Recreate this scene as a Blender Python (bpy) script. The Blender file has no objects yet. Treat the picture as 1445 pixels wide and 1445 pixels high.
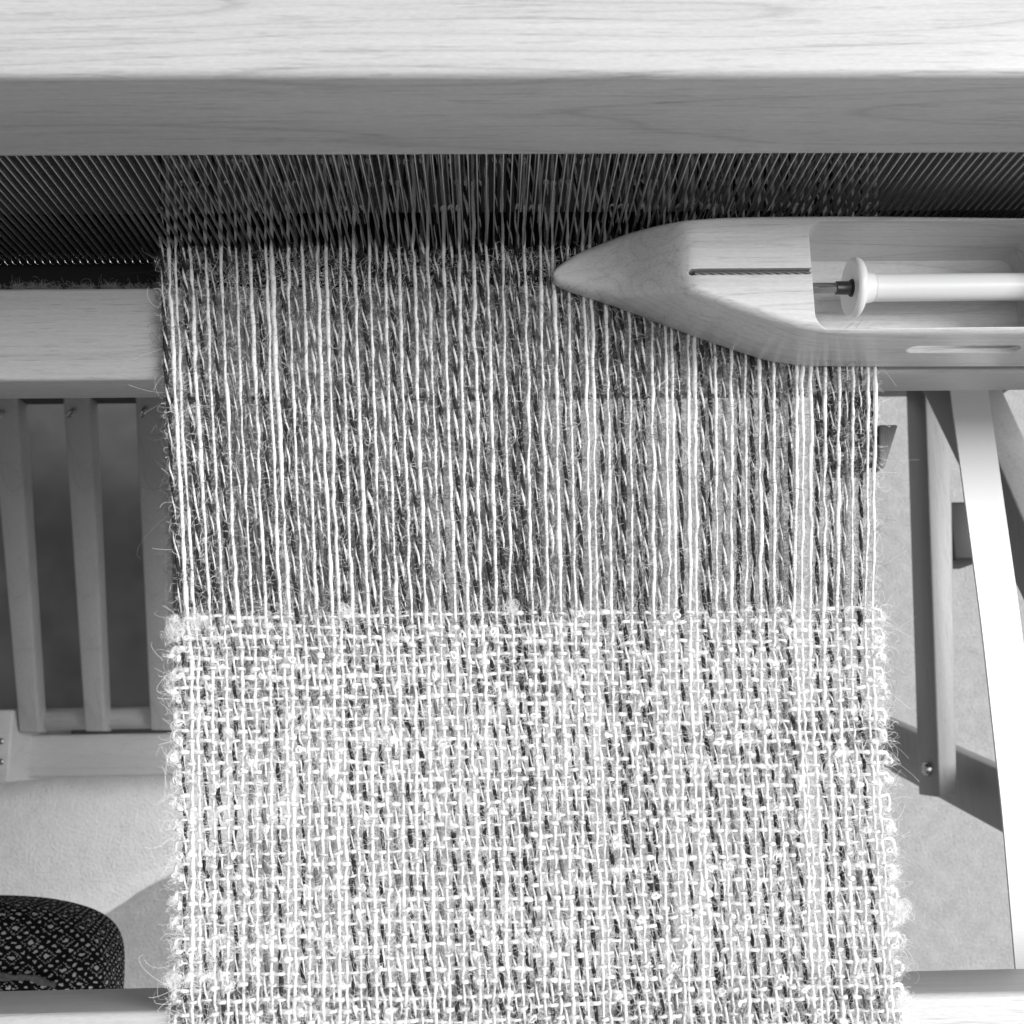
import bpy, bmesh, math, random
import numpy as np
from mathutils import Vector, Matrix

random.seed(7)
rng = np.random.default_rng(11)
S = bpy.context.scene
COL = S.collection

# ------------------------------------------------------------------ camera
F = 1500.0           # focal length in photo pixels (photo is 1445 px wide)
HC = 1.07            # height of the lens above the floor, metres
nad = Vector((-32.5, -312.5, -1500.0)).normalized()      # straight down, in lens axes
xax = Vector((1.0, 0.0115, -0.0237))
xax = (xax - nad * xax.dot(nad)).normalized()
zax = -nad
yax = zax.cross(xax)
RW = Matrix((xax, yax, zax))                             # lens axes -> world axes
cam = bpy.data.cameras.new('camera')
cam.sensor_width = 36.0
cam.lens = 36.0 * F / 1445.0
cam.clip_start = 0.01
cam.clip_end = 50.0
cam.dof.use_dof = True
cam.dof.focus_distance = 0.385
cam.dof.aperture_fstop = 24.0
cam_o = bpy.data.objects.new('camera', cam)
COL.objects.link(cam_o)
cam_o.matrix_world = Matrix.Translation((0, 0, HC)) @ RW.to_4x4()
S.camera = cam_o

# ------------------------------------------------------------------ light
W = bpy.data.worlds.new('World')
S.world = W
W.use_nodes = True
W.node_tree.nodes['Background'].inputs['Color'].default_value = (1, 1, 1, 1)
W.node_tree.nodes['Background'].inputs['Strength'].default_value = 0.105


def area(name, loc, target, sx, sy, power):
    l = bpy.data.lights.new(name, 'AREA')
    l.shape = 'RECTANGLE'
    l.size, l.size_y, l.energy = sx, sy, power
    o = bpy.data.objects.new(name, l)
    COL.objects.link(o)
    o.location = loc
    o.rotation_euler = (Vector(target) - Vector(loc)).to_track_quat('-Z', 'Y').to_euler()
    return o


area('window_light', (3.0, 0.50, HC + 2.55), (0.0, 0.05, HC - 0.38), 1.8, 1.8, 178.0)
area('fill_light', (0.5, -0.15, HC + 1.6), (0.0, 0.1, HC - 0.38), 1.8, 1.4, 14.0)  # added fill lamp overhead, stands in for ceiling bounce

S.view_settings.view_transform = 'Standard'
S.view_settings.look = 'None'
S.view_settings.exposure = 0.50
S.view_settings.gamma = 1.0
S.cycles.max_bounces = 8
S.cycles.diffuse_bounces = 4
S.cycles_curves.shape = 'RIBBONS'


# ------------------------------------------------------------------ geometry helpers
def ray(px, py):
    return RW @ Vector(((px - 722.5) / F, (722.5 - py) / F, -1.0))


def P(px, py, D):
    """point seen at that place of the photograph, D metres below the lens"""
    d = ray(px, py)
    t = D / -d.z
    return Vector((d.x * t, d.y * t, HC - D))


def DX(px, py, X):
    d = ray(px, py)
    t = X / d.x
    return Vector((d.x * t, d.y * t, HC + d.z * t))


def empty(name, loc, label, cat, group=None):
    o = bpy.data.objects.new(name, None)
    o.empty_display_size = 0.02
    COL.objects.link(o)
    o.location = loc
    o['label'], o['category'] = label, cat
    if group:
        o['group'] = group
    return o


def link(name, me, mat, parent=None):
    """meshes are written in world metres; children of a thing keep their place"""
    if mat is not None:
        for m in (mat if isinstance(mat, (list, tuple)) else [mat]):
            me.materials.append(m)
    o = bpy.data.objects.new(name, me)
    COL.objects.link(o)
    if parent is not None:
        o.parent = parent
        base = parent.location
        if parent.parent:
            base = Vector((0, 0, 0))
            q = parent
            while q:
                base = base + q.location
                q = q.parent
        o.matrix_parent_inverse = Matrix.Identity(4)
        o.location = -base
    return o


def from_arrays(name, V, Fq, smooth=True, mats=None):
    me = bpy.data.meshes.new(name)
    me.from_pydata([tuple(v) for v in V], [], [tuple(f) for f in Fq])
    if smooth:
        me.polygons.foreach_set('use_smooth', [True] * len(me.polygons))
    if mats is not None:
        me.polygons.foreach_set('material_index', mats)
    me.update()
    return me


def tube_arrays(pts, rad, sides=6, up=(0, 0, 1), cap=True):
    pts = np.asarray(pts, float)
    n = len(pts)
    rad = np.broadcast_to(np.asarray(rad, float), (n,))
    T = np.gradient(pts, axis=0)
    T /= np.linalg.norm(T, axis=1)[:, None] + 1e-12
    up = np.broadcast_to(np.asarray(up, float), (n, 3))
    A = np.cross(T, up)
    A /= np.linalg.norm(A, axis=1)[:, None] + 1e-12
    B = np.cross(A, T)
    ang = np.arange(sides) * 2 * math.pi / sides
    V = (pts[:, None, :] + rad[:, None, None] *
         (np.cos(ang)[None, :, None] * A[:, None, :] + np.sin(ang)[None, :, None] * B[:, None, :]))
    V = V.reshape(-1, 3)
    i = np.arange(n - 1)[:, None] * sides
    j = np.arange(sides)[None, :]
    j2 = (j + 1) % sides
    Q = np.stack([i + j, i + j2, i + sides + j2, i + sides + j], -1).reshape(-1, 4)
    faces = [tuple(q) for q in Q.tolist()]
    if cap:
        faces.append(tuple(range(sides))[::-1])
        faces.append(tuple((n - 1) * sides + k for k in range(sides)))
    return V, faces


def merge(parts):
    V, Fs, M, off = [], [], [], 0
    for v, f, m in parts:
        V.append(np.asarray(v))
        Fs += [tuple(k + off for k in q) for q in f]
        M += [m] * len(f)
        off += len(v)
    return np.concatenate(V), Fs, M


def hexa(bottom, top, bevel=0.0, seg=2):
    """solid from four bottom corners and four top corners, edges rounded"""
    bm = bmesh.new()
    vb = [bm.verts.new(v) for v in bottom]
    vt = [bm.verts.new(v) for v in top]
    bm.faces.new(vb[::-1])
    bm.faces.new(vt)
    for k in range(4):
        bm.faces.new((vb[k], vb[(k + 1) % 4], vt[(k + 1) % 4], vt[k]))
    bmesh.ops.recalc_face_normals(bm, faces=bm.faces)
    if bevel > 0:
        bmesh.ops.bevel(bm, geom=bm.edges[:], offset=bevel, segments=seg, profile=0.5, affect='EDGES')
    me = bpy.data.meshes.new('solid')
    bm.to_mesh(me)
    bm.free()
    me.polygons.foreach_set('use_smooth', [True] * len(me.polygons))
    me.set_sharp_from_angle(angle=math.radians(50))
    return me


def box(x0, x1, y0, y1, z0, z1, bevel=0.0, seg=2):
    c = [(x0, y0), (x1, y0), (x1, y1), (x0, y1)]
    return hexa([(a, b, z0) for a, b in c], [(a, b, z1) for a, b in c], bevel, seg)


def drop(corners, h, bevel=0.0, seg=2):
    """four top corners and a thickness straight down"""
    t = [Vector(c) for c in corners]
    return hexa([c - Vector((0, 0, h)) for c in t], t, bevel, seg)


def lathe_x(profile, center, seg=40):
    """profile: (x, r) pairs turned about an axis along X"""
    V, Q = [], []
    n = len(profile)
    for (x, r) in profile:
        for k in range(seg):
            a = 2 * math.pi * k / seg
            V.append((center[0] + x, center[1] + r * math.cos(a), center[2] + r * math.sin(a)))
    for i in range(n - 1):
        for k in range(seg):
            k2 = (k + 1) % seg
            Q.append((i * seg + k, (i + 1) * seg + k, (i + 1) * seg + k2, i * seg + k2))
    Q.append(tuple(range(seg)))
    Q.append(tuple((n - 1) * seg + k for k in range(seg))[::-1])
    me = from_arrays('turned', V, Q)
    bm = bmesh.new()
    bm.from_mesh(me)
    bmesh.ops.recalc_face_normals(bm, faces=bm.faces)
    bm.to_mesh(me)
    bm.free()
    me.set_sharp_from_angle(angle=math.radians(45))
    return me


def boolean(me, cutters):
    o = bpy.data.objects.new('work', me)
    COL.objects.link(o)
    tmp = []
    for c in cutters:
        co = bpy.data.objects.new('cut', c)
        COL.objects.link(co)
        m = o.modifiers.new('cut', 'BOOLEAN')
        m.operation, m.solver, m.object = 'DIFFERENCE', 'EXACT', co
        tmp.append(co)
    dg = bpy.context.evaluated_depsgraph_get()
    res = bpy.data.meshes.new_from_object(o.evaluated_get(dg))
    bpy.data.objects.remove(o)
    for co in tmp:
        bpy.data.objects.remove(co)
    return res


# ------------------------------------------------------------------ materials
def new_mat(name, rough=0.6, spec=0.5):
    m = bpy.data.materials.new(name)
    m.use_nodes = True
    b = m.node_tree.nodes['Principled BSDF']
    b.inputs['Roughness'].default_value = rough
    b.inputs['Specular IOR Level'].default_value = spec
    return m, m.node_tree.nodes, m.node_tree.links, b


def g(v):
    return (v, v, v, 1.0)


def plain(name, v, rough=0.6, metal=0.0, spec=0.5):
    m, N, L, b = new_mat(name, rough, spec)
    b.inputs['Base Color'].default_value = g(v)
    b.inputs['Metallic'].default_value = metal
    return m


def mth(N, L, op, a, b=None, c=None):
    n = N.new('ShaderNodeMath')
    n.operation = op
    for k, v in enumerate((a, b, c)):
        if v is None:
            continue
        if isinstance(v, (int, float)):
            n.inputs[k].default_value = v
        else:
            L.new(v, n.inputs[k])
    return n.outputs[0]


def ramp(N, L, fac, stops):
    r = N.new('ShaderNodeValToRGB')
    r.color_ramp.elements[0].position, r.color_ramp.elements[0].color = stops[0][0], g(stops[0][1])
    r.color_ramp.elements[1].position, r.color_ramp.elements[1].color = stops[-1][0], g(stops[-1][1])
    for p, v in stops[1:-1]:
        e = r.color_ramp.elements.new(p)
        e.color = g(v)
    L.new(fac, r.inputs[0])
    return r.outputs[0]


def noise(N, L, vec, scale, detail=3.0, rough=0.55):
    n = N.new('ShaderNodeTexNoise')
    n.inputs['Scale'].default_value = scale
    n.inputs['Detail'].default_value = detail
    n.inputs['Roughness'].default_value = rough
    L.new(vec, n.inputs['Vector'])
    return n.outputs[0]


def wood(name, base, ring=0.16, rings=7.0, along='X', rough=0.42, seed=0.0, ring_scale=1.0, coat=0.0, soft=0.0):
    m, N, L, b = new_mat(name, rough, 0.4)
    tc = N.new('ShaderNodeTexCoord')

    def mapped(sa, sc):
        mp = N.new('ShaderNodeMapping')
        s = {'X': (sa, sc, sc), 'Y': (sc, sa, sc), 'Z': (sc, sc, sa)}[along]
        mp.inputs['Scale'].default_value = s
        mp.inputs['Location'].default_value = (seed, seed * 1.7, seed * 0.6)
        L.new(tc.outputs['Object'], mp.inputs['Vector'])
        return mp.outputs[0]

    v1 = mapped(1.5 * ring_scale, 19.0 * ring_scale)
    n1 = noise(N, L, v1, 1.0, 2.6, 0.42)
    fr = mth(N, L, 'FRACT', mth(N, L, 'MULTIPLY', n1, rings * 2))
    lines = ramp(N, L, fr, [(0.0, 0.35), (0.55, 0.0), (0.86, 0.2), (0.955, 1.0), (1.0, 0.35)])
    n2 = noise(N, L, mapped(22.0, 900.0), 1.0, 2.0, 0.6)              # fine grain
    n3 = noise(N, L, mapped(60.0, 1100.0), 1.0, 1.0, 0.5)             # small dark pores
    pores = ramp(N, L, n3, [(0.0, 0.0), (0.60, 0.0), (0.70, 1.0)])
    n5 = noise(N, L, mapped(9.0, 330.0), 1.0, 3.0, 0.65)               # streaks
    n6 = noise(N, L, mapped(3.0, 120.0), 1.0, 1.0, 0.5)
    streak = ramp(N, L, n6, [(0.0, 0.0), (0.66, 0.0), (0.69, 1.0), (0.72, 0.3), (1.0, 0.2)])
    n4 = noise(N, L, mapped(5.0, 20.0), 1.0, 2.0, 0.5)                # broad tone
    a = mth(N, L, 'MULTIPLY', lines, -ring)
    c = mth(N, L, 'MULTIPLY', mth(N, L, 'SUBTRACT', n2, 0.5), 0.22)
    d = mth(N, L, 'ADD', mth(N, L, 'MULTIPLY', pores, -0.14), mth(N, L, 'ADD', mth(N, L, 'MULTIPLY', streak, -0.07), mth(N, L, 'MULTIPLY', mth(N, L, 'SUBTRACT', n5, 0.5), 0.09)))
    n7 = noise(N, L, mapped(330.0, 1900.0), 1.0, 2.0, 0.7)            # speckle
    e = mth(N, L, 'ADD', mth(N, L, 'MULTIPLY', mth(N, L, 'SUBTRACT', n4, 0.5), 0.18), mth(N, L, 'MULTIPLY', mth(N, L, 'SUBTRACT', n7, 0.5), 0.34))
    t = mth(N, L, 'ADD', mth(N, L, 'ADD', a, c), mth(N, L, 'ADD', d, e))
    val = mth(N, L, 'MULTIPLY', mth(N, L, 'ADD', t, 1.0), base)
    cc = N.new('ShaderNodeCombineColor')
    for k in range(3):
        L.new(val, cc.inputs[k])
    L.new(cc.outputs[0], b.inputs['Base Color'])
    bp = N.new('ShaderNodeBump')
    bp.inputs['Strength'].default_value = 0.25
    bp.inputs['Distance'].default_value = 0.0004
    L.new(mth(N, L, 'SUBTRACT', n2, mth(N, L, 'MULTIPLY', pores, 0.4)), bp.inputs['Height'])
    L.new(bp.outputs[0], b.inputs['Normal'])
    if soft > 0:
        bv = N.new('ShaderNodeBevel')
        bv.samples = 6
        bv.inputs['Radius'].default_value = soft
        L.new(bv.outputs[0], bp.inputs['Normal'])
    L.new(mth(N, L, 'ADD', mth(N, L, 'MULTIPLY', n2, 0.15), rough - 0.07), b.inputs['Roughness'])
    b.inputs['Coat Weight'].default_value = coat
    b.inputs['Coat Roughness'].default_value = 0.18
    return m


def wool(name, lo, hi, scale=900.0):
    m, N, L, b = new_mat(name, 0.9, 0.15)
    tc = N.new('ShaderNodeTexCoord')
    n = noise(N, L, tc.outputs['Object'], scale, 2.0, 0.6)
    L.new(ramp(N, L, n, [(0.3, lo), (0.7, hi)]), b.inputs['Base Color'])
    bp = N.new('ShaderNodeBump')
    bp.inputs['Strength'].default_value = 0.5
    bp.inputs['Distance'].default_value = 0.0002
    L.new(noise(N, L, tc.outputs['Object'], 2600.0, 2.0), bp.inputs['Height'])
    L.new(bp.outputs[0], b.inputs['Normal'])
    return m


M_rail = wood('maple_rail', 0.52, ring=0.22, rings=10.0, seed=3.1, ring_scale=1.0)
M_race = wood('maple_race', 0.40, ring=0.10, rings=3.0, seed=9.4)
M_breast = wood('maple_breast', 0.54, ring=0.10, rings=2.5, seed=1.3)
M_frame = wood('maple_frame', 0.56, ring=0.08, rings=3.0, seed=5.0)
M_leg = wood('maple_leg', 0.33, ring=0.08, rings=3.0, along='Y', seed=2.0)
M_treadle = wood('maple_treadle', 0.42, ring=0.12, rings=3.0, along='Y', seed=6.2)
M_shuttle = wood('shuttle_maple', 0.67, ring=0.18, rings=6.0, seed=12.7, rough=0.36, ring_scale=1.6, coat=0.25, soft=0.0006)
M_white = wool('white_wool', 0.78, 0.92)
M_weft = wool('white_boucle', 0.78, 0.90)
M_pale = wool('pale_ply', 0.62, 0.88)
M_grey = wool('grey_ply', 0.012, 0.05)
M_mid = wool('grey_wool', 0.10, 0.20)
M_steel = plain('steel_wire', 0.62, 0.38, 0.9)
M_bright = plain('bright_steel', 0.50, 0.2, 1.0)
M_dark_metal = plain('blackened_steel', 0.12, 0.35, 0.9)
M_black = plain('black_felt', 0.012, 0.9, 0.0, 0.1)
M_rubber_shade = plain('black_rubber_shade', 0.03, 0.6)
M_plastic = plain('white_plastic', 0.86, 0.28)
M_castle_shade = wood('castle_shade_wood', 0.06, ring=0.15, seed=4.0)


def hair_mat(name, v):
    m, N, L, b = new_mat(name, 0.8, 0.2)
    b.inputs['Base Color'].default_value = g(v)
    return m


M_hair_w = hair_mat('pale_fibre', 0.95)
M_hair_d = hair_mat('dark_fibre', 0.03)
M_hair_m = hair_mat('grey_fibre', 0.20)


def carpet(name, lo, mid, hi, depth):
    m, N, L, b = new_mat(name, 0.95, 0.1)
    tc = N.new('ShaderNodeTexCoord')
    n = noise(N, L, tc.outputs['Object'], 60.0, 6.0, 0.7)
    n2 = noise(N, L, tc.outputs['Object'], 420.0, 3.0, 0.6)
    s = mth(N, L, 'ADD', mth(N, L, 'MULTIPLY', n, 0.5), mth(N, L, 'MULTIPLY', n2, 0.5))
    L.new(ramp(N, L, s, [(0.32, lo), (0.5, mid), (0.66, hi)]), b.inputs['Base Color'])
    bp = N.new('ShaderNodeBump')
    bp.inputs['Strength'].default_value = 0.7
    bp.inputs['Distance'].default_value = depth
    L.new(s, bp.inputs['Height'])
    L.new(bp.outputs[0], b.inputs['Normal'])
    return m


def webbing():
    m, N, L, b = new_mat('white_webbing', 0.75, 0.2)
    tc = N.new('ShaderNodeTexCoord')
    w = N.new('ShaderNodeTexWave')
    w.wave_type, w.bands_direction = 'BANDS', 'Y'
    w.inputs['Scale'].default_value = 380.0
    w.inputs['Distortion'].default_value = 0.4
    w.inputs['Detail Scale'].default_value = 3.0
    L.new(tc.outputs['Object'], w.inputs['Vector'])
    L.new(ramp(N, L, w.outputs[1], [(0.0, 0.86), (1.0, 0.92)]), b.inputs['Base Color'])
    bp = N.new('ShaderNodeBump')
    bp.inputs['Strength'].default_value = 0.15
    bp.inputs['Distance'].default_value = 0.0002
    L.new(w.outputs[1], bp.inputs['Height'])
    L.new(bp.outputs[0], b.inputs['Normal'])
    return m


def dotted_cloth():
    """black cloth printed with lozenges: a big dot in the middle, a ring of stitches, then ovals"""
    m, N, L, b = new_mat('black_dotted_cloth', 0.85, 0.1)
    uv = N.new('ShaderNodeUVMap')
    uv.uv_map = 'UVMap'
    nz = N.new('ShaderNodeTexNoise')
    nz.inputs['Scale'].default_value = 9.0
    L.new(uv.outputs[0], nz.inputs['Vector'])
    sep = N.new('ShaderNodeSeparateXYZ')
    L.new(uv.outputs[0], sep.inputs[0])
    sn = N.new('ShaderNodeSeparateColor')
    L.new(nz.outputs['Color'], sn.inputs[0])
    u = mth(N, L, 'ADD', sep.outputs[0], mth(N, L, 'MULTIPLY', mth(N, L, 'SUBTRACT', sn.outputs[0], 0.5), 0.2))
    v = mth(N, L, 'ADD', sep.outputs[1], mth(N, L, 'MULTIPLY', mth(N, L, 'SUBTRACT', sn.outputs[1], 0.5), 0.2))
    p = mth(N, L, 'ADD', u, v)                       # lozenge axes
    q = mth(N, L, 'SUBTRACT', u, v)

    def cell(x, k):
        return mth(N, L, 'SUBTRACT', mth(N, L, 'FRACT', mth(N, L, 'MULTIPLY', x, k)), 0.5)

    cp, cq = cell(p, 1.0), cell(q, 1.0)
    # square norm in lozenge axes
    mx = mth(N, L, 'MAXIMUM', mth(N, L, 'ABSOLUTE', cp), mth(N, L, 'ABSOLUTE', cq))

    def dots(k, r):
        a, c = cell(p, k), cell(q, k)
        x, y = mth(N, L, 'ADD', a, c), mth(N, L, 'SUBTRACT', a, c)
        d = mth(N, L, 'ADD', mth(N, L, 'MULTIPLY', mth(N, L, 'MULTIPLY', x, x), 0.55), mth(N, L, 'MULTIPLY', y, y))
        return mth(N, L, 'LESS_THAN', d, r * r)

    centre = mth(N, L, 'MULTIPLY', dots(1.0, 0.13), 1.0)
    p0, q0 = p, q
    ring_band = mth(N, L, 'LESS_THAN', mth(N, L, 'ABSOLUTE', mth(N, L, 'SUBTRACT', mx, 0.25)), 0.055)
    p, q = mth(N, L, 'ADD', p, 0.0625), mth(N, L, 'ADD', q, 0.0625)
    ring_d = mth(N, L, 'MULTIPLY', ring_band, dots(8.0, 0.36))
    p, q = p0, q0
    out_band = mth(N, L, 'GREATER_THAN', mx, 0.40)
    p, q = mth(N, L, 'ADD', p, 0.1667), mth(N, L, 'ADD', q, 0.1667)
    ovals = mth(N, L, 'MULTIPLY', out_band, dots(3.0, 0.27))
    s = mth(N, L, 'MINIMUM', mth(N, L, 'ADD', mth(N, L, 'ADD', centre, ovals), mth(N, L, 'MULTIPLY', ring_d, 0.7)), 1.0)
    L.new(ramp(N, L, s, [(0.0, 0.007), (1.0, 0.50)]), b.inputs['Base Color'])
    return m


# ------------------------------------------------------------------ floor
def floor():
    me = bpy.data.meshes.new('floor')
    bm = bmesh.new()
    bmesh.ops.create_grid(bm, x_segments=2, y_segments=2, size=6.0)
    bm.to_mesh(me)
    bm.free()
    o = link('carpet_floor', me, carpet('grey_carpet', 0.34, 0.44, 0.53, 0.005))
    o['kind'] = 'structure'
    o['label'] = 'pale short pile carpet seen below the loom'


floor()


def floor_patch():
    # outline on the floor, a patch whiter than the carpet: a slab with a ragged rounded edge
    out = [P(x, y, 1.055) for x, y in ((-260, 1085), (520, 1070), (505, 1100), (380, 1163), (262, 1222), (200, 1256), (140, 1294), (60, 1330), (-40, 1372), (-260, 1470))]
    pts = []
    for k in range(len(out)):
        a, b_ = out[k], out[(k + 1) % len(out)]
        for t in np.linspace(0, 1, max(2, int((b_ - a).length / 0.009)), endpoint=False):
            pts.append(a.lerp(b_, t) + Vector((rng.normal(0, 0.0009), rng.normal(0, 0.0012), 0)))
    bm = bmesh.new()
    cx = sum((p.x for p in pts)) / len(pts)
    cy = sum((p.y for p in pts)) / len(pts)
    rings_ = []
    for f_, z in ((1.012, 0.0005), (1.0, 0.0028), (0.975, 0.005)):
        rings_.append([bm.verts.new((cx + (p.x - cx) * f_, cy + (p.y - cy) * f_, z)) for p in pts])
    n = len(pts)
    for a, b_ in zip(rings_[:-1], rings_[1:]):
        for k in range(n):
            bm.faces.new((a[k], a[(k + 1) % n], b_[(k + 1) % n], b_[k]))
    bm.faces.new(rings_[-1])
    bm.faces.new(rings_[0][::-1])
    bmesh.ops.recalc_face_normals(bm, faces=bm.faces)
    me = bpy.data.meshes.new('floor_patch')
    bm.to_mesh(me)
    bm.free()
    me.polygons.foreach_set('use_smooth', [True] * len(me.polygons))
    o = link('white_floor_patch', me, carpet('white_pile', 0.78, 0.92, 0.96, 0.006))
    o['label'], o['category'] = 'white fluffy patch on the floor at the lower left', 'floor_patch'


floor_patch()
shade_me = box(-0.75, P(765, 700, 1.06).x, P(0, 1040, 1.06).y, P(0, 480, 1.06).y, 0.0, 0.008, 0.003)  # added sheet, its dark colour stands in for shade on the floor
shade_o = link('floor_shade', shade_me, wool('floor_shade_grey', 0.17, 0.23, 22.0))
shade_o['label'], shade_o['category'] = 'dark grey sheet painted as shade on the carpet beneath the treadles', 'shade sheet'

# ------------------------------------------------------------------ loom frame
XL, XR = -0.42, 0.42
loom = empty('floor_loom', (0, 0, 0), 'pale wooden loom frame with front beam along the bottom of the photo', 'loom')

D_CLOTH = 0.375
yb_top = P(722, 1416, 0.3775)
yb_bot_D = None
d = ray(722, 1381)
yb_bot_D = -d.z * (yb_top.y / d.y)
link('breast_beam', box(XL, XR, yb_top.y - 0.045, yb_top.y, HC - yb_bot_D, HC - 0.3775, 0.0022, 3), M_breast, loom)

# base beam and treadle rod behind it, far below
bb = [P(-120, 1041, 0.97), P(700, 1030, 0.97), P(700, 1093, 0.97), P(-120, 1100, 0.97)]
y1, y0 = P(120, 1036, 0.97).y, P(120, 1096, 0.97).y
link('base_beam', box(-0.47, 0.10, y0, y1, HC - 1.015, HC - 0.97, 0.002), M_frame, loom)
rod_c = P(120, 1014, 0.955)
V, Q = tube_arrays([(-0.47, rod_c.y, rod_c.z), (0.10, rod_c.y, rod_c.z)], 0.0095, 20)
link('treadle_rod', from_arrays('rod', V, Q), M_frame, loom)
pa, pb = P(-60, 1000, 0.93), P(19, 1000, 0.93)
post = link('corner_post', box(pa.x, pb.x, P(0, 1105, 0.93).y, P(0, 1002, 0.93).y, 0.0, HC - 0.93, 0.002), M_frame, loom)
for yy in (1046, 1075):
    c = P(1, yy, 0.929)
    link('screw', lathe_x([(-0.0005, 0.0028), (0.0007, 0.0026), (0.0012, 0.0015)], (0, 0, 0), 16), M_bright, post)
    so = bpy.data.objects[-1] if False else post.children[-1]
    so.rotation_euler = (0, -math.pi / 2, 0)
    so.location = c

# legs at the right: a level bar, two crossing legs
def plane_poly(X, thick, pix, mat, name, bevel=0.0015):
    """a board in the plane X = const, outline picked where it stands, thickness to the right"""
    a = [DX(px, py, X) for px, py in pix]
    b = [v + Vector((thick, 0, 0)) for v in a]
    return link(name, hexa(a, b, bevel), mat, loom)


tA = [P(1303, 500, 0.75), P(1340, 500, 0.75), P(1351, 1121, 0.75), P(1325, 1126, 0.75)]
XA = DX(1303, 500, P(1303, 500, 0.75).x).x
bar = link('leg_bar', drop(tA, 0.036, 0.0015), M_leg, loom)
c = P(1311, 1085, 0.775)
bo = link('bolt', lathe_x([(-0.003, 0.002), (-0.0026, 0.0042), (0.0, 0.0052), (0.004, 0.0052)], (0, 0, 0), 20), M_bright, bar)
bo.location = Vector((P(1318, 1090, 0.765).x - 0.0045, P(1318, 1085, 0.765).y, HC - 0.765))
plane_poly(0.292, 0.022, [(1262, 470), (1330, 470), (1478, 815), (1478, 920)], M_leg, 'crossing_leg')
plane_poly(0.338, 0.012, [(1180, 985), (1480, 1118), (1480, 1212), (1180, 1047)], M_leg, 'crossing_leg')
knob_c = P(1362, 748, 0.752)
link('pivot_block', box(P(1342, 748, 0.752).x, P(1392, 748, 0.752).x, P(1342, 790, 0.752).y, P(1342, 708, 0.752).y,
                        HC - 0.80, HC - 0.752, 0.002), M_rubber_shade, loom)
# small bracket under the right end of the warp, its shaded front painted black
t = [P(1168, 535, 0.50), P(1240, 535, 0.50), P(1240, 655, 0.50), P(1188, 655, 0.50)]
link('bracket', drop(t, 0.03, 0.0015), M_rubber_shade, loom)
t = [P(1240.5, 599, 0.505), P(1268, 599, 0.505), P(1249, 660, 0.505), P(1240.5, 660, 0.505)]
link('bracket', drop(t, 0.012, 0.001), M_leg, loom)
# box of the castle behind the reed, its shade put into the dark colour
link('castle_panel', box(-0.42, 0.42, 0.262, 0.28, 0.25, HC - 0.20, 0.002), M_castle_shade, loom)
link('castle_shelf', box(-0.42, 0.42, 0.205, 0.261, HC - 0.56, HC - 0.545, 0.002), M_castle_shade, loom)

link('castle_shade_top', box(-0.42, 0.42, 0.216, 0.42, HC - 0.262, HC - 0.245, 0.002), M_frame, loom)  # added out of view to shade the warp behind the reed

# ------------------------------------------------------------------ treadles
def treadle_mesh():
    """one treadle: local origin at the middle of its far end"""
    a, b_ = P(88, 560, 0.80), P(127, 560, 0.80)
    c_, d_ = P(148, 1032, 0.94), P(119, 1032, 0.94)
    a2, b2 = a + (a - d_) * 0.25, b_ + (b_ - c_) * 0.25
    return drop([a2, b2, c_, d_], 0.019, 0.0022, 3), a2


TL = ['leftmost wooden treadle slat, cut off by the left edge of the photo',
      'wooden treadle slat with a screw eye, wholly in view at the left',
      'wooden treadle slat with a screw eye, half hidden by the cloth edge',
      'wooden treadle slat glimpsed through the left part of the warp threads',
      'wooden treadle slat glimpsed through the warp, third right of the cloth edge',
      'wooden treadle slat glimpsed through the warp, next to the white webbing']
tm, t0 = treadle_mesh()
tm.materials.append(M_treadle)
eye_parts = []
ring = np.linspace(0, 2 * math.pi, 19)
er = 0.0042
ev, ef = tube_arrays(np.stack([np.cos(ring) * er, 0 * ring, np.sin(ring) * er + er + 0.004], 1), 0.0011, 8, up=(0, 1, 0), cap=False)
sv, sf = tube_arrays([(0, 0, -0.004), (0, 0, 0.0052)], 0.0013, 8, up=(0, 1, 0))
ev2, ef2, _ = merge([(ev, ef, 0), (sv, sf, 0)])
eye_me = from_arrays('eye', ev2, ef2)
eye_me.materials.append(M_bright)
pitch = (P(190, 565, 0.80) - P(88, 565, 0.80)).x
eyep = P(104, 586, 0.81)
for k, kx in enumerate((-1, 0, 1, 2, 3, 4)):
    r = empty('treadle', (kx * pitch, 0, 0), TL[k], 'treadle', 'treadles hanging below the warp')
    b_ = bpy.data.objects.new('slat', tm)
    COL.objects.link(b_)
    b_.parent = r
    e_ = bpy.data.objects.new('screw_eye', eye_me)
    COL.objects.link(e_)
    e_.parent = r
    e_.location = eyep
    e_.rotation_euler = (0.15, 0, 0.5 + 0.3 * k)

# ------------------------------------------------------------------ white webbing straps
M_web = webbing()


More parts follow.
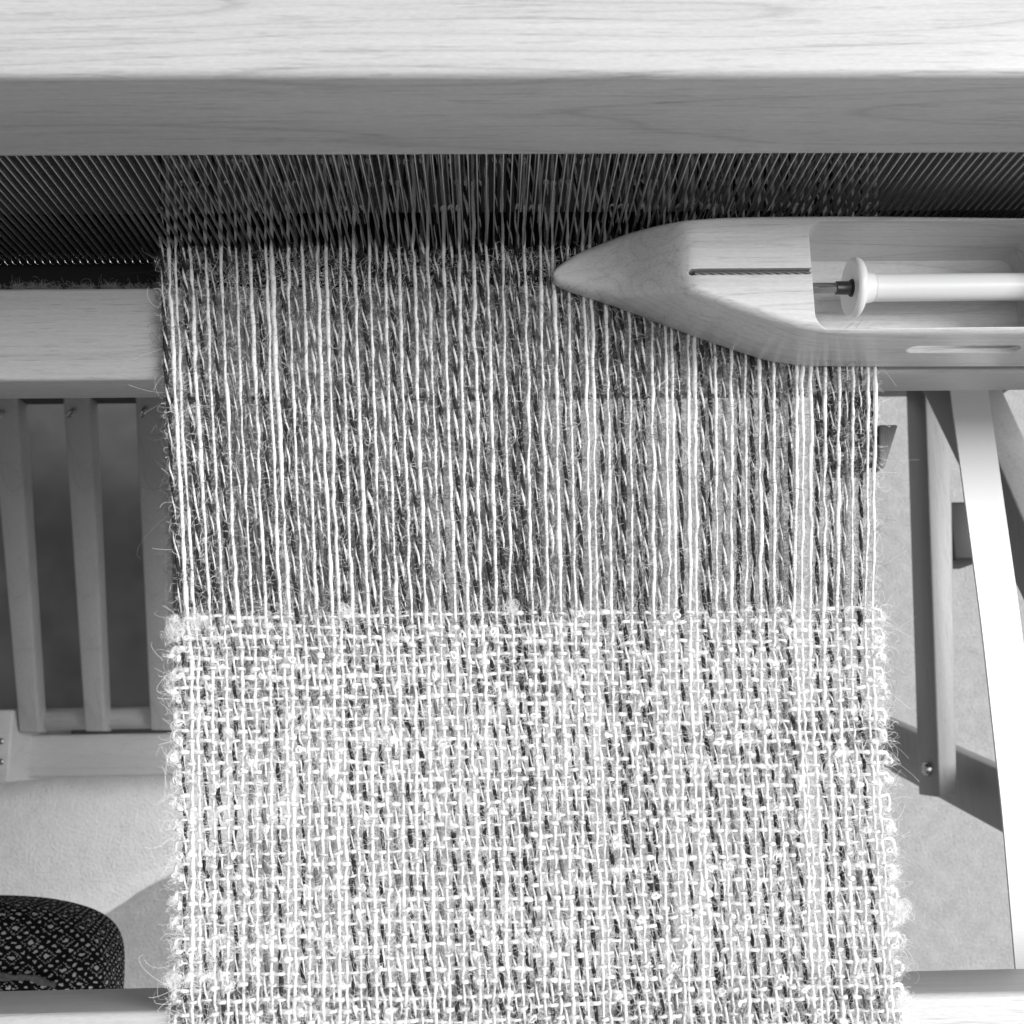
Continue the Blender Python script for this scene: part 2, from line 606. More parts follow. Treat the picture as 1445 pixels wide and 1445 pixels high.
def strap(pix, D, label, w_px, name='webbing_strap'):
    pts = np.array([P(px, py, dd) for (px, py), dd in zip(pix, D)])
    tt = np.linspace(0, 1, len(pts))
    ts = np.linspace(0, 1, 60)
    C = np.stack([np.interp(ts, tt, pts[:, k]) for k in range(3)], 1)
    for _ in range(6):
        C[1:-1] = (C[:-2] + 2 * C[1:-1] + C[2:]) / 4
    w = w_px * np.mean(D) / F / 2
    V, Fq = [], []
    for i, p in enumerate(C):
        for (dx, dz) in ((-w, 0), (-w, -0.0013), (w, -0.0013), (w, 0)):
            V.append((p[0] + dx, p[1], p[2] + dz))
    for i in range(len(C) - 1):
        for k in range(4):
            Fq.append((i * 4 + k, i * 4 + (k + 1) % 4, i * 4 + 4 + (k + 1) % 4, i * 4 + 4 + k))
    Fq.append((0, 1, 2, 3)[::-1])
    n = (len(C) - 1) * 4
    Fq.append((n, n + 1, n + 2, n + 3))
    me = from_arrays('strap', V, Fq, smooth=False)
    o = link(name, me, M_web)
    o['label'], o['category'], o['group'] = label, 'strap', 'white webbing straps below the loom'


strap([(1355, 430), (1368, 552), (1412, 870), (1444, 1150), (1466, 1400)], [0.50] * 5,
      'broad white webbing strap running down the right edge of the photo', 57)
strap([(622, 430), (629, 552), (634, 870), (641, 1150), (650, 1400)], [0.50] * 5,
      'white webbing strap seen through the middle of the warp threads', 50)

# ------------------------------------------------------------------ dotted cushion
def cushion():
    r = empty('patterned_cushion', P(20, 1440, 0.72), 'black cloth cushion with white dotted diamonds behind the front beam', 'cushion')
    c = P(-210, 1500, 0.635)
    hx = P(160, 1450, 0.635).x - c.x
    hy = P(0, 1268, 0.635).y - c.y
    hz = 0.036
    nu, nv = 160, 61
    V, Q, UV = [], [], []
    e1, e2 = 0.42, 0.36

    def sg(x, e):
        return math.copysign(abs(x) ** e, x)
    for j in range(nv):
        ph = -math.pi / 2 + math.pi * j / (nv - 1)
        for i in range(nu):
            th = 2 * math.pi * i / nu
            x = sg(math.cos(ph), e1) * sg(math.cos(th), e2)
            y = sg(math.cos(ph), e1) * sg(math.sin(th), e2)
            z = sg(math.sin(ph), e1)
            wob = 1 + 0.008 * math.sin(5 * th + 2 * ph)
            V.append((c.x + hx * x * wob, c.y + hy * y * wob, c.z + hz * z - 0.0))
    for j in range(nv - 1):
        for i in range(nu):
            Q.append((j * nu + i, j * nu + (i + 1) % nu, (j + 1) * nu + (i + 1) % nu, (j + 1) * nu + i))
    me = from_arrays('cushion', V, Q)
    uvl = me.uv_layers.new(name='UVMap')
    sc = 1 / 0.0175
    G = np.array(V).reshape(nv, nu, 3)[::-1]
    arc = np.concatenate([np.zeros((1, nu)), np.cumsum(np.linalg.norm(np.diff(G, axis=0), axis=2), axis=0)])
    d2 = G[:, :, :2] - np.array([c.x, c.y])
    d2 /= np.linalg.norm(d2, axis=2)[:, :, None] + 1e-9
    uvg = (d2 * arc[:, :, None])[::-1].reshape(-1, 2) * sc
    for lp in me.loops:
        uvl.data[lp.index].uv = (uvg[lp.vertex_index][0], uvg[lp.vertex_index][1] * 1.2)
    link('cover', me, dotted_cloth(), r)
    tt = np.linspace(0, 1, 60)
    for k, (ph, am) in enumerate(((0.0, 1.0), (2.2, 0.8))):
        pts = np.array([P(-40 + 118 * t, 1384 - 9 * math.sin(math.pi * t) * am + 5 * t + 2.5 * math.sin(14 * t + ph), 0.596) for t in tt])
        V2, Q2 = tube_arrays(pts, 0.0012, 8)
        link('cord', from_arrays('cord', V2, Q2), M_mid, r)


cushion()

# ------------------------------------------------------------------ beater
beater = empty('beater', (0, 0.17, HC - 0.41), 'pale wooden beater, broad top rail and lower shuttle race holding the reed', 'beater')
D_race = 0.3788
race_f = P(722, 531, D_race).y
race_b = P(722, 402, D_race).y
dr = ray(722, 558)
race_bot = -dr.z * race_f / dr.y
link('shuttle_race', box(XL, XR, race_f, race_b, HC - race_bot, HC - D_race, 0.0016, 3), M_race, beater)
D_rb = 0.3845
Yr = P(722, 361, D_rb).y
rail_f = Yr - 0.017
dr = ray(722, 222)
rail_bot = -dr.z * rail_f / dr.y
dr = ray(722, 105)
rail_top = -dr.z * rail_f / dr.y
link('top_rail', box(XL, XR, rail_f, rail_f + 0.05, HC - rail_bot, HC - rail_top, 0.0025, 3), M_rail, beater)
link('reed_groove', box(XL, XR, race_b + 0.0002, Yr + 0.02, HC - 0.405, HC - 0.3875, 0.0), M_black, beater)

# ------------------------------------------------------------------ reed
reed = empty('reed', (0, Yr, HC - D_rb), 'dark steel reed of upright wires behind the warp, under the top rail', 'reed')
PITCH = 0.00286
wx0 = P(-90, 300, 0.33).x - 0.02
wire_me = box(-0.00020, 0.00020, -0.0009, 0.0009, 0.0, D_rb - rail_bot + 0.012, 0.0001, 1)
wire_me.materials.append(M_steel)
nw = int((P(1535, 300, 0.33).x + 0.02 - wx0) / PITCH)
WX = [wx0 + k * PITCH for k in range(nw)]
for x in WX:
    o = bpy.data.objects.new('reed_wire', wire_me)
    COL.objects.link(o)
    o.parent = reed
    o.location = (x + rng.normal(0, 0.00008), 0, 0)
    o.rotation_euler = (0, 0, rng.normal(0, 0.05))
# wire coil that spaces the dents
tt = np.linspace(0, nw, nw * 8)
coil = np.stack([wx0 + tt * PITCH, Yr - 0.0001 + 0.0022 * np.cos(tt * 2 * math.pi), HC - D_rb - 0.0006 + 0.0013 * np.sin(tt * 2 * math.pi)], 1)
V, Q = tube_arrays(coil, 0.00042, 5)
link('binding_coil', from_arrays('coil', V, Q), M_bright, reed)
link('bottom_strip', box(wx0, WX[-1], Yr - 0.0008, Yr + 0.0008, HC - D_rb - 0.003, HC - D_rb - 0.0002, 0.0), M_black, reed)


# lint lying on the race edge
def hair_object(name, curves, radii, mat, parent=None):
    hc = bpy.data.hair_curves.new(name)
    sizes = [len(c) for c in curves]
    hc.add_curves(sizes)
    pos = np.concatenate(curves).astype(np.float32).ravel()
    hc.attributes['position'].data.foreach_set('vector', pos)
    ra = hc.attributes.get('radius') or hc.attributes.new('radius', 'FLOAT', 'POINT')
    ra.data.foreach_set('value', np.repeat(np.asarray(radii, np.float32), sizes))
    hc.materials.append(mat)
    o = bpy.data.objects.new(name, hc)
    COL.objects.link(o)
    if parent is not None:
        o.parent = parent
        o.location = -parent.location
    o['kind'] = 'stuff'
    return o


def fibres(start, direc, length, curl, n=6):
    """curly hairs, arrays of starts, unit directions, lengths"""
    m = len(start)
    n = max(n, 9)
    s = np.linspace(0, 1, n)[None, :, None]
    r1 = rng.normal(size=(m, 1, 3))
    r2 = rng.normal(size=(m, 1, 3))
    w = rng.uniform(2.5, 8.0, (m, 1, 1))
    L_ = length[:, None, None]
    pts = start[:, None, :] + direc[:, None, :] * L_ * s + curl * L_ * 0.55 * (r1 * (1 - np.cos(w * s)) + r2 * np.sin(w * s)) * (0.3 + 0.7 * s)
    return list(pts)


def lint():
    cs = []
    x = P(-20, 400, D_race).x
    xe = P(216, 400, D_race).x
    while x < xe:
        w = rng.uniform(0.004, 0.011)
        dens = rng.uniform(0.2, 1.0)
        n = int(520 * dens * w / 0.008)
        st = np.stack([x + rng.uniform(0, w, n), race_b + 0.0012 + rng.normal(0, 0.0008, n), HC - 0.3845 + np.abs(rng.normal(0, 0.0012, n))], 1)
        di = rng.normal(size=(n, 3))
        di /= np.linalg.norm(di, axis=1)[:, None]
        cs += fibres(st, di, rng.uniform(0.0006, 0.0018, n), 1.0)
        x += w + rng.uniform(0, 0.004)
    o = hair_object('lint', cs, np.full(len(cs), 0.00003), M_hair_m)
    o['label'] = 'pale lint gathered in the groove between reed and race at the left'


lint()

# ------------------------------------------------------------------ the weaving
weaving = empty('woven_cloth', P(740, 1000, D_CLOTH), 'pale open plain weave cloth with its unwoven white and marled warp on the loom', 'cloth')
N_END = 98
edge_y = [200, 360, 560, 760, 862, 920, 1000, 1200, 1445, 1560]
edge_l = [219, 222, 231, 242, 249, 254, 255, 256, 255, 255]
edge_r = [1240, 1240, 1240, 1238, 1236, 1236, 1240, 1252, 1267, 1272]
EL = np.array([P(x, y, D_CLOTH)[:2] for x, y in zip(edge_l, edge_y)])
ER = np.array([P(x, y, D_CLOTH)[:2] for x, y in zip(edge_r, edge_y)])


def XLY(Y):
    return np.interp(Y, EL[::-1, 1], EL[::-1, 0])


def XRY(Y):
    return np.interp(Y, ER[::-1, 1], ER[::-1, 0])


Y_fell = P(740, 866, D_CLOTH).y
Y_back = 0.258
Y_front = yb_top.y - 0.030
# weft rows
rows = [Y_fell]
while rows[-1] > Y_front + 0.004:
    f_ = (Y_fell - rows[-1]) / 0.13
    rows.append(rows[-1] - (0.0034 + 0.0005 * min(1, f_)) * rng.uniform(0.9, 1.1))
rows = np.array(rows)
NR = len(rows)


def row_coord(Y):
    return np.interp(-Y, -rows, np.arange(NR))


def smooth_noise(n, step, amp):
    k = max(2, int(n / step) + 3)
    c = rng.normal(0, amp, k)
    xs = np.linspace(0, k - 1.001, n)
    i = xs.astype(int)
    f = xs - i
    f = f * f * (3 - 2 * f)
    return c[i] * (1 - f) + c[np.minimum(i + 1, k - 1)] * f


# kinds of end: white singles between marled ends
kinds = []
prev = 'm'
while len(kinds) < N_END:
    if prev == 'm':
        k = 'w' if rng.random() < 0.88 else 'm'
    else:
        k = 'm' if rng.random() < 0.87 else 'w'
    kinds.append(k)
    prev = k
kinds[0], kinds[1], kinds[-1] = 'm', 'w', 'w'

fib_w, fib_d, fib_m = [], [], []
rad_w, rad_d, rad_m = [], [], []
NPT = 330
Ys = np.concatenate([np.linspace(Y_back, Y_fell, 150, endpoint=False), np.linspace(Y_fell, Y_front, NPT - 150)])


def z_cloth(Y):
    return HC - D_CLOTH + 0 * Y


def end_path(i):
    u = (i + 0.5 + rng.uniform(-0.06, 0.06)) / N_END
    u = min(max(u, 0.004), 0.996)
    X = XLY(Ys) + (XRY(Ys) - XLY(Ys)) * u
    X = X + smooth_noise(NPT, 3.2, 0.00014) + smooth_noise(NPT, 9, 0.00016) + smooth_noise(NPT, 60, 0.00018)
    rc = row_coord(Ys)
    inside = np.clip((Y_fell + 0.004 - Ys) / 0.005, 0, 1)
    Z = z_cloth(Ys) + inside * 0.00052 * np.cos(math.pi * (rc + i)) + smooth_noise(NPT, 14, 0.00012)
    Z = Z - np.clip(Ys - Yr, 0, 1) * 0.02
    return np.stack([X, Ys, Z], 1)


PATHS = []
I_REED = int(np.argmax(Ys < Yr - 0.002))
for i in range(N_END):
    p = end_path(i)
    PATHS.append(p)
    lab = None
    if kinds[i] == 'w':
        thick = rng.choice([0.00048, 0.00056, 0.00062])
        rad = thick * (1 + 0.14 * np.clip((Ys - Y_fell) / 0.01, 0, 1))
        rad = rad * np.clip(1 + smooth_noise(NPT, 3.5, 0.20) + smooth_noise(NPT, 20, 0.13), 0.6, 1.45)
        V, Q = tube_arrays(p, rad, 7)
        me = from_arrays('warp', V, Q)
        o = link('warp_thread', me, M_white, weaving)
    else:
        # two plies, one dark and one pale, twisted round each other
        t_len = np.linspace(0, 1, NPT * 2)
        q = np.stack([np.interp(t_len, np.linspace(0, 1, NPT), p[:, k]) for k in range(3)], 1)
        s = np.concatenate([[0], np.cumsum(np.linalg.norm(np.diff(q, axis=0), axis=1))])
        pitchy = rng.uniform(0.0115, 0.0155)
        ph = -s / pitchy * 2 * math.pi + smooth_noise(len(s), 40, 1.0) + rng.uniform(0, 6.28)
        parts = []
        a = 0.00024
        off = np.stack([np.cos(ph), 0 * ph, np.sin(ph)], 1)
        dark_r = 0.00066 * np.clip(1 + smooth_noise(len(s), 18, 0.2), 0.6, 1.6)
        pale_r = rng.choice([0.00034, 0.00042, 0.00048]) * np.clip(1 + smooth_noise(len(s), 18, 0.25), 0.5, 1.6)
        v1, f1 = tube_arrays(q + off * a, dark_r, 6)
        v2, f2 = tube_arrays(q - off * (a + 0.00014), pale_r, 6)
        V, Q, MI = merge([(v1, f1, 0), (v2, f2, 1)])
        me = from_arrays('warp', V, Q, True, MI)
        o = link('warp_thread', me, [M_grey if rng.random() < 0.8 else M_mid, M_pale], weaving)
    # fuzz
    nf = 500 if kinds[i] == 'w' else 1900
    idx = np.where(rng.random(nf) < 0.72, rng.integers(I_REED, 152, nf), rng.integers(150, NPT, nf))
    st = p[idx] + rng.normal(0, 0.0004 if kinds[i] == 'w' else 0.0006, (nf, 3)) * np.array([1, 1, 0.6])
    di = np.stack([rng.normal(0, 0.8, nf), rng.choice([-1, 1], nf) * 1.0, rng.normal(0.1, 0.5, nf)], 1)
    di /= np.linalg.norm(di, axis=1)[:, None]
    ln = rng.gamma(2.2, 0.0009, nf) + 0.0007
    cs = fibres(st, di, ln, 0.55)
    if kinds[i] == 'w':
        fib_w += cs
    else:
        low = np.array([0, 0, -0.00055])
        cs = [q_ if k_ < int(nf * 0.12) else q_ + low for k_, q_ in enumerate(cs)]
        a, b_ = int(nf * 0.12), int(nf * 0.56)
        fib_w += cs[:a]
        fib_d += cs[a:b_]
        fib_m += cs[b_:]

# weft
def weft_row(k):
    Yk = rows[k]
    n = N_END * 6
    u = np.linspace(-0.006, 1.006, n)
    wob = smooth_noise(n, 70, 0.00036) + smooth_noise(n, 13, 0.00030)
    Y = Yk + wob
    X = XLY(Y) + (XRY(Y) - XLY(Y)) * u
    e = u * N_END - 0.5
    Z = z_cloth(Y) - 0.00070 * np.cos(math.pi * (e + k)) + smooth_noise(n, 10, 0.0001)
    # plump floats between the ends it dips under
    rad = 0.00059 * np.clip(1 + smooth_noise(n, 5, 0.26) + smooth_noise(n, 22, 0.20), 0.5, 2.1)
    pts = np.stack([X, Y, Z], 1)
    # turn round the edge thread to the next row
    if k + 1 < NR:
        right = k % 2 == 0
        Yn = rows[k + 1]
        a = np.linspace(0, math.pi, 9)[1:]
        ext = rng.uniform(0.0003, 0.0013)
        y0 = pts[-1 if right else 0]
        cy = (y0[1] + Yn) / 2
        h = (y0[1] - Yn) / 2
        arc = np.stack([y0[0] + (1 if right else -1) * ext * np.sin(a), cy + h * np.cos(a), np.full(8, y0[2])], 1)
        if right:
            pts = np.concatenate([pts, arc])
        else:
            pts = np.concatenate([arc[::-1], pts])
        rad = np.concatenate([rad, np.full(8, rad[-1])]) if right else np.concatenate([np.full(8, rad[0]), rad])
    parts = [(*tube_arrays(pts, rad, 6), 0)]
    # boucle: curls and slubs standing on the yarn
    ns = rng.poisson(12)
    spots = list(rng.integers(4, len(pts) - 4, ns))
    if rng.random() < 0.8:
        spots.append(3)
    if rng.random() < 0.8:
        spots.append(len(pts) - 4)
    for sidx in spots:
        c = pts[sidx] + np.array([0, rng.normal(0, 0.0005), 0.0007])
        R = rng.uniform(0.0007, 0.0015)
        turns = rng.uniform(0.9, 2.0)
        m = int(14 * turns)
        a = np.linspace(0, turns * 2 * math.pi, m) + rng.uniform(0, 6.28)
        rr = R * np.linspace(1, rng.uniform(0.3, 0.8), m) * (1 + 0.28 * np.sin(2 * a + rng.uniform(0, 6)) + 0.2 * np.sin(3.3 * a + rng.uniform(0, 6)))
        th = rng.uniform(0, math.pi)
        ex = np.array([math.cos(th), math.sin(th), 0])
        ey = np.array([-math.sin(th), math.cos(th), rng.normal(0, 0.25)]) * rng.uniform(0.35, 0.85)
        ring_ = c + rr[:, None] * (np.cos(a)[:, None] * ex + np.sin(a)[:, None] * ey)
        ring_[:, 2] += np.linspace(0, 0.0005, m)
        parts.append((*tube_arrays(ring_, rng.uniform(0.00020, 0.00050), 5), 0))
        # woolly halo of the curl
        nh = int(rng.uniform(10, 34))
        for _ in range(nh):
            b0 = rng.uniform(0, 6.28)
            aa = b0 + np.linspace(0, rng.uniform(1.5, 4.5), 7)
            r3 = R * rng.uniform(0.5, 1.5) * (1 + 0.3 * np.sin(2.0 * aa + rng.uniform(0, 6)))
            cc = c + rng.normal(0, 0.00055, 3) * np.array([1, 1, 0.5])
            fib_w.append(cc + r3[:, None] * (np.cos(aa)[:, None] * ex + np.sin(aa)[:, None] * ey) + np.array([0, 0, 0.0004]))
    V, Q, MI = merge(parts)
    link('weft_thread', from_arrays('weft', V, Q), M_weft, weaving)
    nf = 1300
    idx = rng.integers(0, len(pts), nf)
    st = pts[idx] + rng.normal(0, 0.00035, (nf, 3))
    di = np.stack([rng.choice([-1, 1], nf) * 1.0, rng.normal(0, 0.9, nf), rng.normal(0.15, 0.4, nf)], 1)
    di /= np.linalg.norm(di, axis=1)[:, None]
    fib_w.extend(fibres(st, di, rng.gamma(2.0, 0.0012, nf) + 0.0008, 0.4))


for k in range(NR):
    weft_row(k)

# big stray loops at the selvedges
def loop_tuft(px, py, r_px, n):
    c = np.array(P(px, py, D_CLOTH - 0.001))
    r = r_px * D_CLOTH / F
    for _ in range(n):
        aa = rng.uniform(0, 6.28) + np.linspace(0, rng.uniform(3, 6), 12)
        rr = r * rng.uniform(0.4, 1.05) * (1 + 0.25 * np.sin(2 * aa + rng.uniform(0, 6)))
        e = rng.uniform(0.3, 0.9)
        t_ = rng.uniform(0, 3.14)
        x_, y_ = rr * np.cos(aa), rr * e * np.sin(aa)
        jit = rng.normal(0, 0.22 * r, 3) * np.array([1, 1, 0.5])
        fib_w.append(c + jit + np.stack([x_ * math.cos(t_) - y_ * math.sin(t_), x_ * math.sin(t_) + y_ * math.cos(t_), rng.normal(0, 0.0003) + 0 * aa], 1))


loop_tuft(1270, 1283, 15, 80)
loop_tuft(1262, 1230, 9, 16)
loop_tuft(250, 886, 14, 70)
loop_tuft(280, 880, 15, 60)
loop_tuft(238, 965, 13, 14)
loop_tuft(246, 1385, 12, 40)
loop_tuft(1276, 1415, 12, 14)
loop_tuft(487, 862, 10, 40)
loop_tuft(722, 856, 10, 40)
# long single hairs
nl = 170
ii = rng.integers(0, N_END, nl)
jj = rng.integers(I_REED, NPT, nl)
st = np.array([PATHS[a][b] for a, b in zip(ii, jj)])
di = rng.normal(size=(nl, 3)) * np.array([1, 1, 0.4]) + np.array([0, 0, 0.3])
di /= np.linalg.norm(di, axis=1)[:, None]
fib_w += fibres(st, di, rng.uniform(0.004, 0.009, nl), 0.9, 10)
for side in (0, N_END - 1):
    n = 80
    jj = rng.integers(I_REED, NPT, n)
    st = PATHS[side][jj]
    di = rng.normal(size=(n, 3)) * np.array([0.6, 1, 0.3]) + np.array([-0.9 if side == 0 else 0.9, 0, 0])
    di /= np.linalg.norm(di, axis=1)[:, None]
    cs = fibres(st, di, rng.gamma(2, 0.0008, n) + 0.0008, 1.0, 9)
    fib_w += cs[:40]
    fib_d += cs[40:]

for nm, cs, m, r in (('pale_fuzz', fib_w, M_hair_w, 0.000034), ('dark_fuzz', fib_d, M_hair_d, 0.000034), ('grey_fuzz', fib_m, M_hair_m, 0.000036)):
    hair_object(nm, cs, r * rng.uniform(0.6, 1.3, len(cs)), m, weaving)
print('fibres', len(fib_w), len(fib_d), len(fib_m))

# ------------------------------------------------------------------ heddles behind the reed
HL = ['nearest row of wire heddles glimpsed through the reed', 'second row of wire heddles glimpsed behind the reed',
      'farthest row of wire heddles, just under the top rail']
hed_parts = []
zz = np.linspace(-0.115, 0.13, 2)
h1, f1 = tube_arrays([(0, 0, -0.115), (0, 0, -0.003)], 0.00025, 4, up=(0, 1, 0))
h2, f2 = tube_arrays([(0, 0, 0.003), (0, 0, 0.10)], 0.00025, 4, up=(0, 1, 0))
a = np.linspace(0, 2 * math.pi, 11)
h3, f3 = tube_arrays(np.stack([0.0008 * np.cos(a), 0 * a, 0.0020 * np.sin(a)], 1), 0.00045, 5, up=(0, 1, 0), cap=False)
V, Q, _ = merge([(h1, f1, 0), (h2, f2, 0), (h3, f3, 0)])
hed_me = from_arrays('heddle', V, Q)
hed_me.materials.append(M_plastic)
for j, (py, lab) in enumerate(zip((293, 258, 227), HL)):
    yy = P(722, py, D_CLOTH).y
    h = empty('harness', (0, yy, HC - D_CLOTH), lab, 'harness', 'heddle shafts behind the reed')
    link('shaft_bar', box(XL, XR, yy - 0.003, yy + 0.003, HC - D_CLOTH - 0.135, HC - D_CLOTH - 0.115, 0.001), M_frame, h)
    for i in range(N_END):
        if (i // 4) % 3 != j and rng.random() < 0.85:
            continue
        X = XLY(yy) + (XRY(yy) - XLY(yy)) * (i + 0.5) / N_END
        o = bpy.data.objects.new('heddle', hed_me)
        COL.objects.link(o)
        o.parent = h
        o.location = (X, 0, rng.normal(0, 0.0004))
        o.rotation_euler = (0, 0, rng.uniform(0, 3))

# ------------------------------------------------------------------ shuttle
def gauss(a, k):
    a = np.asarray(a, float)
    for _ in range(k):
        a[1:-1] = (a[:-2] + 2 * a[1:-1] + a[2:]) / 4
    return a


D_SB = 0.3743
sx = np.array([779, 781, 786, 800, 820, 840, 880, 920, 955, 1000, 1050, 1100, 1150, 1200, 1300, 1445, 1560], float)
s_back = [389, 382, 374, 362, 350, 341, 325, 315, 309, 305.5, 304, 303.5, 303, 303, 304, 306, 308]
s_bot = [395, 400, 405.5, 413, 419, 425, 438, 452, 464, 480, 497, 512, 517.5, 518.5, 518.5, 518, 518]
s_top = [.3700, .3688, .3682, .3675, .3658, .3638, .3568, .3462, .3372, .3378, .3385, .3385, .3385, .3385, .3385, .3385, .3385]
s_top[8] = .3385
s_top[9] = .3375
s_top = [min(a, b) if i < 8 else 0.3382 for i, (a, b) in enumerate(zip(s_top, s_top))]


def shuttle_mesh():
    xs = np.concatenate([[779, 779.6, 781, 783.5, 786], np.linspace(790, 1180, 66), np.linspace(1200, 1560, 12)])
    bk, bt, tp = (np.interp(xs, sx, a) for a in (s_back, s_bot, s_top))
    tp[5:] = gauss(tp[5:], 5)
    bk[5:] = gauss(bk[5:], 3)
    bt[5:] = gauss(bt[5:], 8)
    secs = []
    for x, b_, f_, t_ in zip(xs, bk, bt, tp):
        pf = P(x, f_, D_SB)
        Yf, X = pf.y, pf.x
        Yb = P(x, b_, t_).y
        X = P(x, (b_ + f_) / 2, (t_ + D_SB) / 2).x
        h = D_SB - t_
        w = Yb - Yf
        zt, zb = HC - t_, HC - D_SB
        nose = np.clip((955 - x) / 90.0, 0, 1)
        r1 = min(0.45 * h, 0.0034 + 0.004 * nose, 0.4 * w)
        r2 = min(0.45 * h, 0.0016 + 0.0030 * nose, 0.4 * w)
        r3 = min(0.3 * h, 0.0012)
        sec = []

        def arc(cy, cz, r, a0, a1, n=7):
            for k in range(n):
                a = a0 + (a1 - a0) * k / (n - 1)
                sec.append((X, cy + r * math.cos(a), cz + r * math.sin(a)))
        pi = math.pi
        arc(Yf + r3, zb + r3, r3, 1.5 * pi, pi, 4)
        arc(Yf + r1, zt - r1, r1, pi, 0.5 * pi)
        arc(Yb - r2, zt - r2, r2, 0.5 * pi, 0.0)
        arc(Yb - r3, zb + r3, r3, 0.0, -0.5 * pi, 4)
        secs.append(sec)
    n = len(secs[0])
    V = [v for s in secs for v in s]
    Q = []
    for i in range(len(secs) - 1):
        for k in range(n):
            k2 = (k + 1) % n
            Q.append((i * n + k, i * n + k2, (i + 1) * n + k2, (i + 1) * n + k))
    Q.append(tuple(range(n))[::-1])
    Q.append(tuple((len(secs) - 1) * n + k for k in range(n)))
    me = from_arrays('shuttle', V, Q, False)
    bm = bmesh.new()
    bm.from_mesh(me)
    bmesh.ops.recalc_face_normals(bm, faces=bm.faces)
    bm.to_mesh(me)
    bm.free()
    return me


def stadium(points, z0, z1):
    bm = bmesh.new()
    a = [bm.verts.new((p[0], p[1], z0)) for p in points]
    b_ = [bm.verts.new((p[0], p[1], z1)) for p in points]
    bm.faces.new(a[::-1])
    bm.faces.new(b_)
    n = len(a)
    for k in range(n):
        bm.faces.new((a[k], a[(k + 1) % n], b_[(k + 1) % n], b_[k]))
    bmesh.ops.recalc_face_normals(bm, faces=bm.faces)
    me = bpy.data.meshes.new('cut')
    bm.to_mesh(me)
    bm.free()
    return me


def rounded_rect(x0, x1, y0, y1, r, n=8):
    out = []
    for cx, cy, a0 in ((x1 - r, y1 - r, 0), (x0 + r, y1 - r, .5), (x0 + r, y0 + r, 1), (x1 - r, y0 + r, 1.5)):
        for k in range(n + 1):
            a = (a0 + 0.5 * k / n) * math.pi
            out.append((cx + r * math.cos(a), cy + r * math.sin(a)))
    return out


DT = 0.3382
cav_l = P(1146, 390, DT).x
cav_b = P(1250, 311.5, DT).y
cav_f = P(1250, 462, DT).y
cav_r = P(1500, 390, DT).x
cut1 = stadium(rounded_rect(cav_l, cav_r, cav_f, cav_b, 0.0052), HC - 0.3705, HC - 0.30)
gy0, gy1 = P(1060, 387.5, DT).y, P(1060, 378.5, DT).y
gx0 = P(972, 383, DT).x
cut2 = stadium(rounded_rect(gx0, cav_l + 0.004, gy0, gy1, (gy1 - gy0) * 0.48), HC - 0.3460, HC - 0.30)
# thread eye: a long slot through the near wall
Yw = P(1360, 500, 0.352).y
sa, sb = P(1281, 494, 0.3545).x, P(1441, 494, 0.3545).x
pz0, pz1 = HC - 0.3590, HC - 0.3515
pts = rounded_rect(sa, sb, pz0, pz1, (pz1 - pz0) * 0.49)
bm = bmesh.new()
va = [bm.verts.new((p[0], Yw - 0.02, p[1])) for p in pts]
vb = [bm.verts.new((p[0], cav_f + 0.003, p[1])) for p in pts]
bm.faces.new(va)
bm.faces.new(vb[::-1])
for k in range(len(va)):
    bm.faces.new((va[k], vb[k], vb[(k + 1) % len(va)], va[(k + 1) % len(va)]))
bmesh.ops.recalc_face_normals(bm, faces=bm.faces)
cut3 = bpy.data.meshes.new('cut')
bm.to_mesh(cut3)
bm.free()

shuttle = empty('boat_shuttle', P(1100, 410, D_SB), 'smooth pointed wooden boat shuttle lying on the warp at the right', 'shuttle')
sm = boolean(shuttle_mesh(), [cut1, cut2, cut3])
sm.polygons.foreach_set('use_smooth', [True] * len(sm.polygons))
sm.set_sharp_from_angle(angle=math.radians(32))
link('shuttle_body', sm, M_shuttle, shuttle)
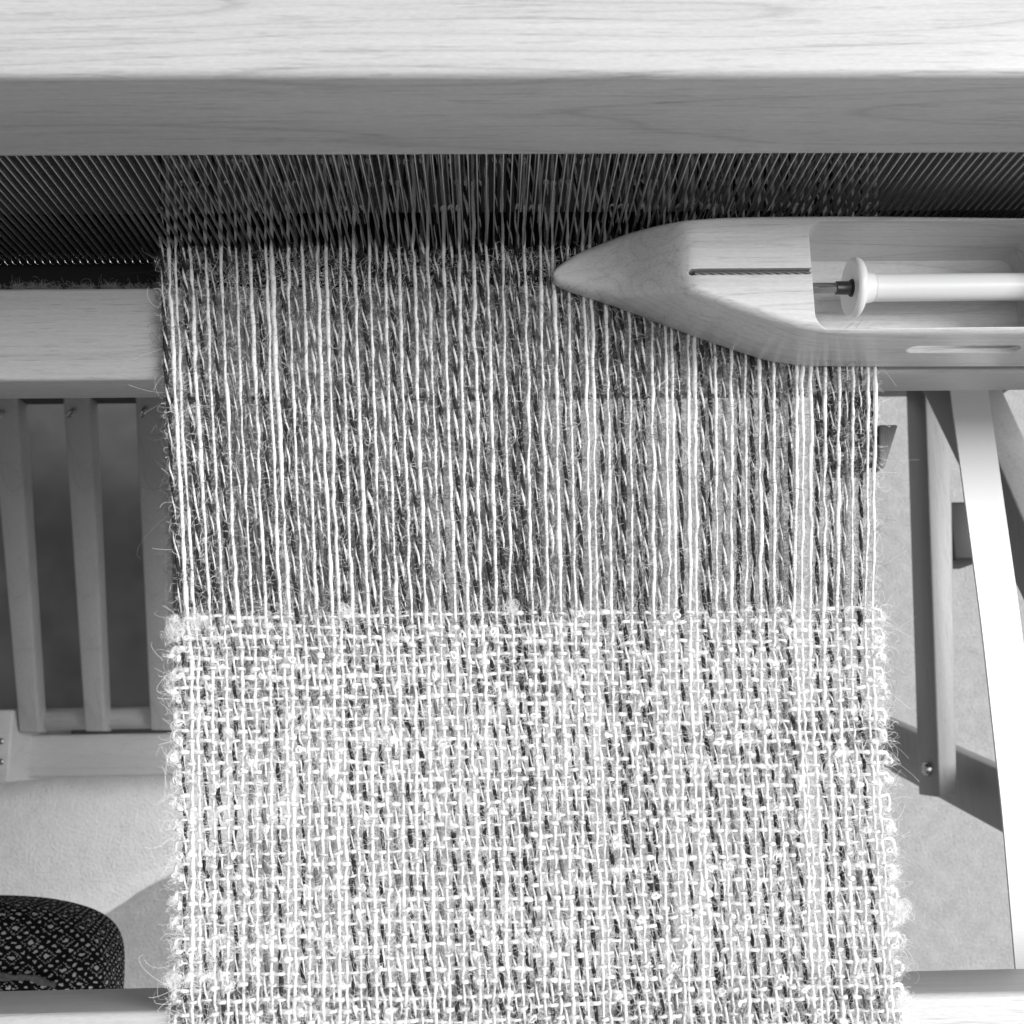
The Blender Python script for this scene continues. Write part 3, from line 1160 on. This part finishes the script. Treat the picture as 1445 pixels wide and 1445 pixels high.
# twisted spring wire in the slot
gc = (gy0 + gy1) / 2
xs = np.linspace(gx0 + 0.0022, cav_l - 0.0002, 220)
parts = []
for ph in range(4):
    a = (xs - xs[0]) / 0.013 * 2 * math.pi + ph * math.pi / 2
    rr = 0.0007
    v, f = tube_arrays(np.stack([xs, gc + rr * np.cos(a), HC - 0.3404 + rr * np.sin(a)], 1), 0.00072, 6)
    parts.append((v, f, 0))
V, Q, _ = merge(parts)
link('spring', from_arrays('spring', V, Q), plain('spring_steel', 0.16, 0.5, 0.6), shuttle)
# spindle
bob_c = P(1320, 405.5, 0.352)
fx = P(1204, 405, 0.352).x
sp_l = cav_l - 0.004
V, Q = tube_arrays([(sp_l, bob_c.y, bob_c.z), (fx + 0.08, bob_c.y, bob_c.z)], 0.0019, 24)
link('spindle', from_arrays('spindle', V, Q), plain('spindle_steel', 0.30, 0.12, 1.0), shuttle)
link('spindle_collar', lathe_x([(0, 0.0020), (0.0003, 0.0024), (0.0052, 0.0024), (0.0055, 0.0020)], (P(1178, 400, 0.352).x, bob_c.y, bob_c.z), 24), M_dark_metal, shuttle)

# ------------------------------------------------------------------ bobbin
bobbin = empty('bobbin', (fx, bob_c.y, bob_c.z), 'empty white plastic bobbin with round flange inside the shuttle', 'bobbin')
link('flange', lathe_x([(-0.0005, 0.0033), (-0.0008, 0.0060), (-0.0014, 0.0098), (-0.0008, 0.0105), (0.0004, 0.0107),
                        (0.0014, 0.0103), (0.0022, 0.0092), (0.0030, 0.0064), (0.0042, 0.0056), (0.0068, 0.0052), (0.0071, 0.0046)],
                       (fx, bob_c.y, bob_c.z), 48), M_plastic, bobbin)
link('core_shade_disc', lathe_x([(-0.0011, 0.0030), (-0.0006, 0.0032)], (fx, bob_c.y, bob_c.z), 32), M_rubber_shade, bobbin)  # solid black disc painted in for the dark of the bore
xe = P(1478, 405, 0.352).x - fx
link('tube', lathe_x([(0.0070, 0.0046), (0.0072, 0.0049), (xe, 0.0049), (xe + 0.0002, 0.0046)], (fx, bob_c.y, bob_c.z), 40), M_plastic, bobbin)
link('flange', lathe_x([(xe + 0.0002, 0.0046), (xe + 0.003, 0.0064), (xe + 0.0045, 0.0103), (xe + 0.006, 0.0105), (xe + 0.0068, 0.006)],
                       (fx, bob_c.y, bob_c.z), 48), M_plastic, bobbin)
